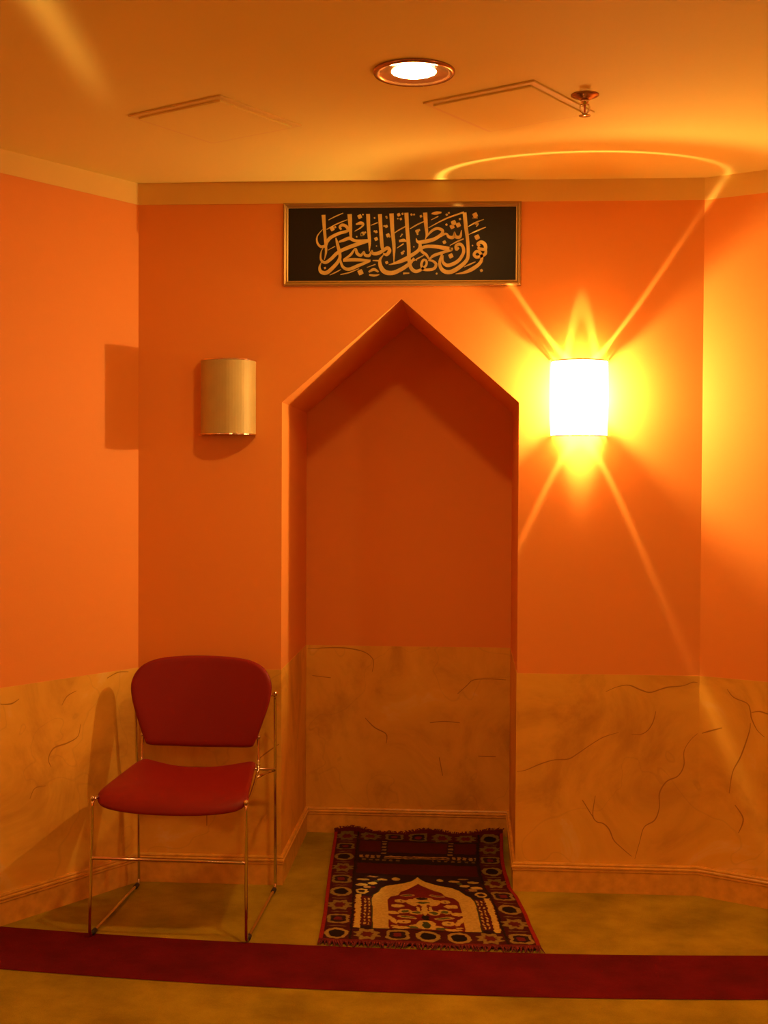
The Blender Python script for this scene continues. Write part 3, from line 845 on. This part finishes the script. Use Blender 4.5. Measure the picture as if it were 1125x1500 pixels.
ell(0, 0.370, 0.050, 0.030, CREAM * 0.8); ell(0.034, 0.385, 0.024, 0.026, CREAM * 0.8); ell(0, 0.410, 0.034, 0.022, CREAM * 0.75)
ell(0, 0.378, 0.024, 0.008, GREEN * 0.7); ell(0, 0.420, 0.020, 0.012, BLACK); ell(0.016, 0.345, 0.006, 0.014, RED)
ell(0.088, 0.342, 0.022, 0.017, CREAM * 0.85); ell(0.074, 0.390, 0.019, 0.016, CREAM * 0.8); ell(0.074, 0.390, 0.005, 0.004, MAROON)
ell(0.050, 0.450, 0.028, 0.012, TAN, -0.3); ell(0.050, 0.452, 0.018, 0.006, GREEN, -0.3)
# spandrels above the arch
for cx, cy, rx, ry, c in ((0.205, 0.475, 0.022, 0.026, CREAM * 0.75), (0.205, 0.475, 0.012, 0.012, NAVY), (0.205, 0.545, 0.022, 0.014, CREAM * 0.8), (0.165, 0.565, 0.018, 0.014, CREAM * 0.75),
                          (0.185, 0.520, 0.014, 0.014, TAN), (0.130, 0.610, 0.020, 0.012, CREAM * 0.65), (0.200, 0.605, 0.022, 0.012, CREAM * 0.6), (0.080, 0.620, 0.014, 0.016, CREAM * 0.7), (0.165, 0.640, 0.020, 0.008, TAN * 0.8),
                          (0.165, 0.520, 0.008, 0.008, MAROON), (0.150, 0.590, 0.010, 0.008, GREEN)):
    ell(cx, cy, rx, ry, c)
# upper fields
put((sj > 0.675) & (sj < 0.80) & (aj < 0.225), MAROON * 0.55)
put((sj > 0.80) & (sj < 0.875) & (aj < 0.225), BLACK * 1.2)
band = 0.895 - 0.5 * np.minimum(aj, 0.13) ** 2
put((np.abs(sj - band) < 0.006) & (aj < 0.125), TAN)
put((np.abs(sj - band + 0.020) < 0.004) & (aj < 0.125), TAN * 0.8)
put((np.abs(sj - 0.885 + 0.03 * (aj - 0.17)) < 0.018) & (aj > 0.135) & (aj < 0.225) & (np.mod(xj, 0.022) < 0.014), TAN * 0.8)
put((np.abs(sj - 0.845) < 0.010) & (aj > 0.06) & (aj < 0.22) & (np.mod(xj, 0.026) < 0.013), TAN * 0.4)
put((sj > 0.945) & (sj < 1.085) & (aj < 0.225), MAROON * 0.6)
put((np.abs(aj - 0.128) < 0.014) & (sj > 0.93) & (sj < 1.09), NAVY)
put((np.abs(aj - 0.128) < 0.009) & (sj > 0.90) & (sj < 1.09) & (np.mod(sj, 0.04) < 0.018), TAN * 0.7)
# selvedge and wear
put(ax > RW / 2 - 0.013, EDGE)
put(Sg < 0.016, MAROON * 1.3)
put(Sg > RL - 0.02, MAROON * 0.8)
col *= (0.82 + 0.36 * smooth_noise(140, 260, 21))[..., None]
# shape on the floor
def lerp_tab(s, tab): return np.interp(s, [q[0] for q in tab], [q[1] for q in tab])
Yf = -0.562 + Sg * (1.0 + 0.0)
xl_ = lerp_tab(Sg, [(0, -0.296), (0.25, -0.309), (0.68, -0.340), (1.205, -0.372)])
xr_ = lerp_tab(Sg, [(0, 0.368), (0.06, 0.366), (0.30, 0.342), (0.48, 0.312), (0.56, 0.292), (0.70, 0.286), (1.205, 0.282)])
xr_s = xr_ - 0.004 * np.sin(Sg * 9)
PXs = xl_ + (xr_s - xl_) * (U + 0.5)
PYs = Yf - 0.012 * U - 0.006 * np.sin(U * 9 + 1.3) * (Sg / RL)
PZs = 0.007 + 0.004 * smooth_noise(5, 7, 40) + 0.0015 * smooth_noise(16, 30, 41)
back = np.clip((Sg - 1.13) / 0.075, 0, 1)
PZs += 0.020 * back ** 2 * (0.45 + 0.55 * np.clip(np.sin(U * 15 + 1.0) + 0.6 * np.sin(U * 7 - 0.4), -0.6, 1.4))
right_lift = np.clip((U - 0.44) / 0.06, 0, 1) * np.clip((Sg - 0.50) / 0.08, 0, 1)
PZs += 0.010 * right_lift ** 2
PZs = np.maximum(PZs, 0.0065)
verts = np.stack([PXs, PYs, PZs], -1).reshape(-1, 3)
nv = NXg * NYg
i0 = (np.arange(NYg - 1)[:, None] * NXg + np.arange(NXg - 1)[None]).reshape(-1)
faces = np.stack([i0, i0 + 1, i0 + NXg + 1, i0 + NXg], -1)
per = list(range(NXg)) + [k * NXg + NXg - 1 for k in range(1, NYg)] + [nv - 1 - k for k in range(1, NXg)] + [k * NXg for k in range(NYg - 2, 0, -1)]
sk = verts[per].copy(); sk[:, 2] = np.maximum(sk[:, 2] - 0.006, 0.0005)
np_ = len(per)
sf = np.array([(per[(k + 1) % np_], per[k], nv + k, nv + (k + 1) % np_) for k in range(np_)])
allv = np.concatenate([verts, sk]); allf = np.concatenate([faces, sf])
me = bpy.data.meshes.new('prayer_rug')
me.vertices.add(len(allv)); me.vertices.foreach_set('co', allv.ravel())
me.loops.add(len(allf) * 4); me.loops.foreach_set('vertex_index', allf.ravel().astype(np.int32))
me.polygons.add(len(allf)); me.polygons.foreach_set('loop_start', np.arange(0, len(allf) * 4, 4, dtype=np.int32))
me.update(calc_edges=True)
cflat = col.reshape(-1, 3)
call = np.concatenate([cflat, cflat[per]]); call = np.concatenate([call, np.ones((len(call), 1))], 1)
at = me.color_attributes.new('weave', 'FLOAT_COLOR', 'POINT')
at.data.foreach_set('color', call.ravel().astype(np.float32))
t_ = NT('woven_pile')
an = t_.n('ShaderNodeVertexColor'); an.layer_name = 'weave'
t_.l(an.outputs['Color'], t_.b.inputs['Base Color'])
t_.b.inputs['Roughness'].default_value = 0.9
t_.b.inputs['Specular IOR Level'].default_value = 0.15
nz = t_.n('ShaderNodeTexNoise', i_Scale=500.0)
tc = t_.n('ShaderNodeTexCoord'); t_.l(tc.outputs['Object'], nz.inputs['Vector'])
bp = t_.n('ShaderNodeBump', i_Strength=0.5, i_Distance=0.002)
t_.l(nz.outputs['Fac'], bp.inputs['Height']); t_.l(bp.outputs['Normal'], t_.b.inputs['Normal'])
rug = thing('prayer_rug', 'patterned dark red prayer rug with a cream arch lying in front of the niche', 'rug')
obj('pile', me, t_.m, rug, True)
M['fringe'] = simple('maroon_fringe', (0.14, 0.012, 0.014), 0.9, var=0.35, vscale=60)
for end in (0, 1):
    b = bmesh.new()
    row = 0 if end == 0 else NYg - 1
    edge = verts.reshape(NYg, NXg, 3)[row]
    n = 150
    for k in range(n):
        q = (k + random.uniform(-0.3, 0.3)) / (n - 1) * (NXg - 1)
        e = edge[int(min(max(q, 0), NXg - 1))]
        wd = random.uniform(0.0018, 0.0034)
        ln = random.uniform(0.016, 0.034) if end == 0 else random.uniform(0.006, 0.013)
        dx = random.uniform(-0.012, 0.014)
        dy = -ln if end == 0 else ln
        z0 = e[2] - 0.001
        z1 = 0.003 + random.uniform(0, 0.003) if end == 0 else z0 + random.uniform(-0.002, 0.008)
        tube(b, [(e[0], e[1] - dy * 0.15, z0), (e[0] + dx * 0.4, e[1] + dy * 0.5, (z0 + z1) / 2 + 0.002), (e[0] + dx, e[1] + dy, z1)], [wd * 0.7, wd, wd * 0.35], 4)
    obj('fringe', b, M['fringe'], rug, kind='stuff')
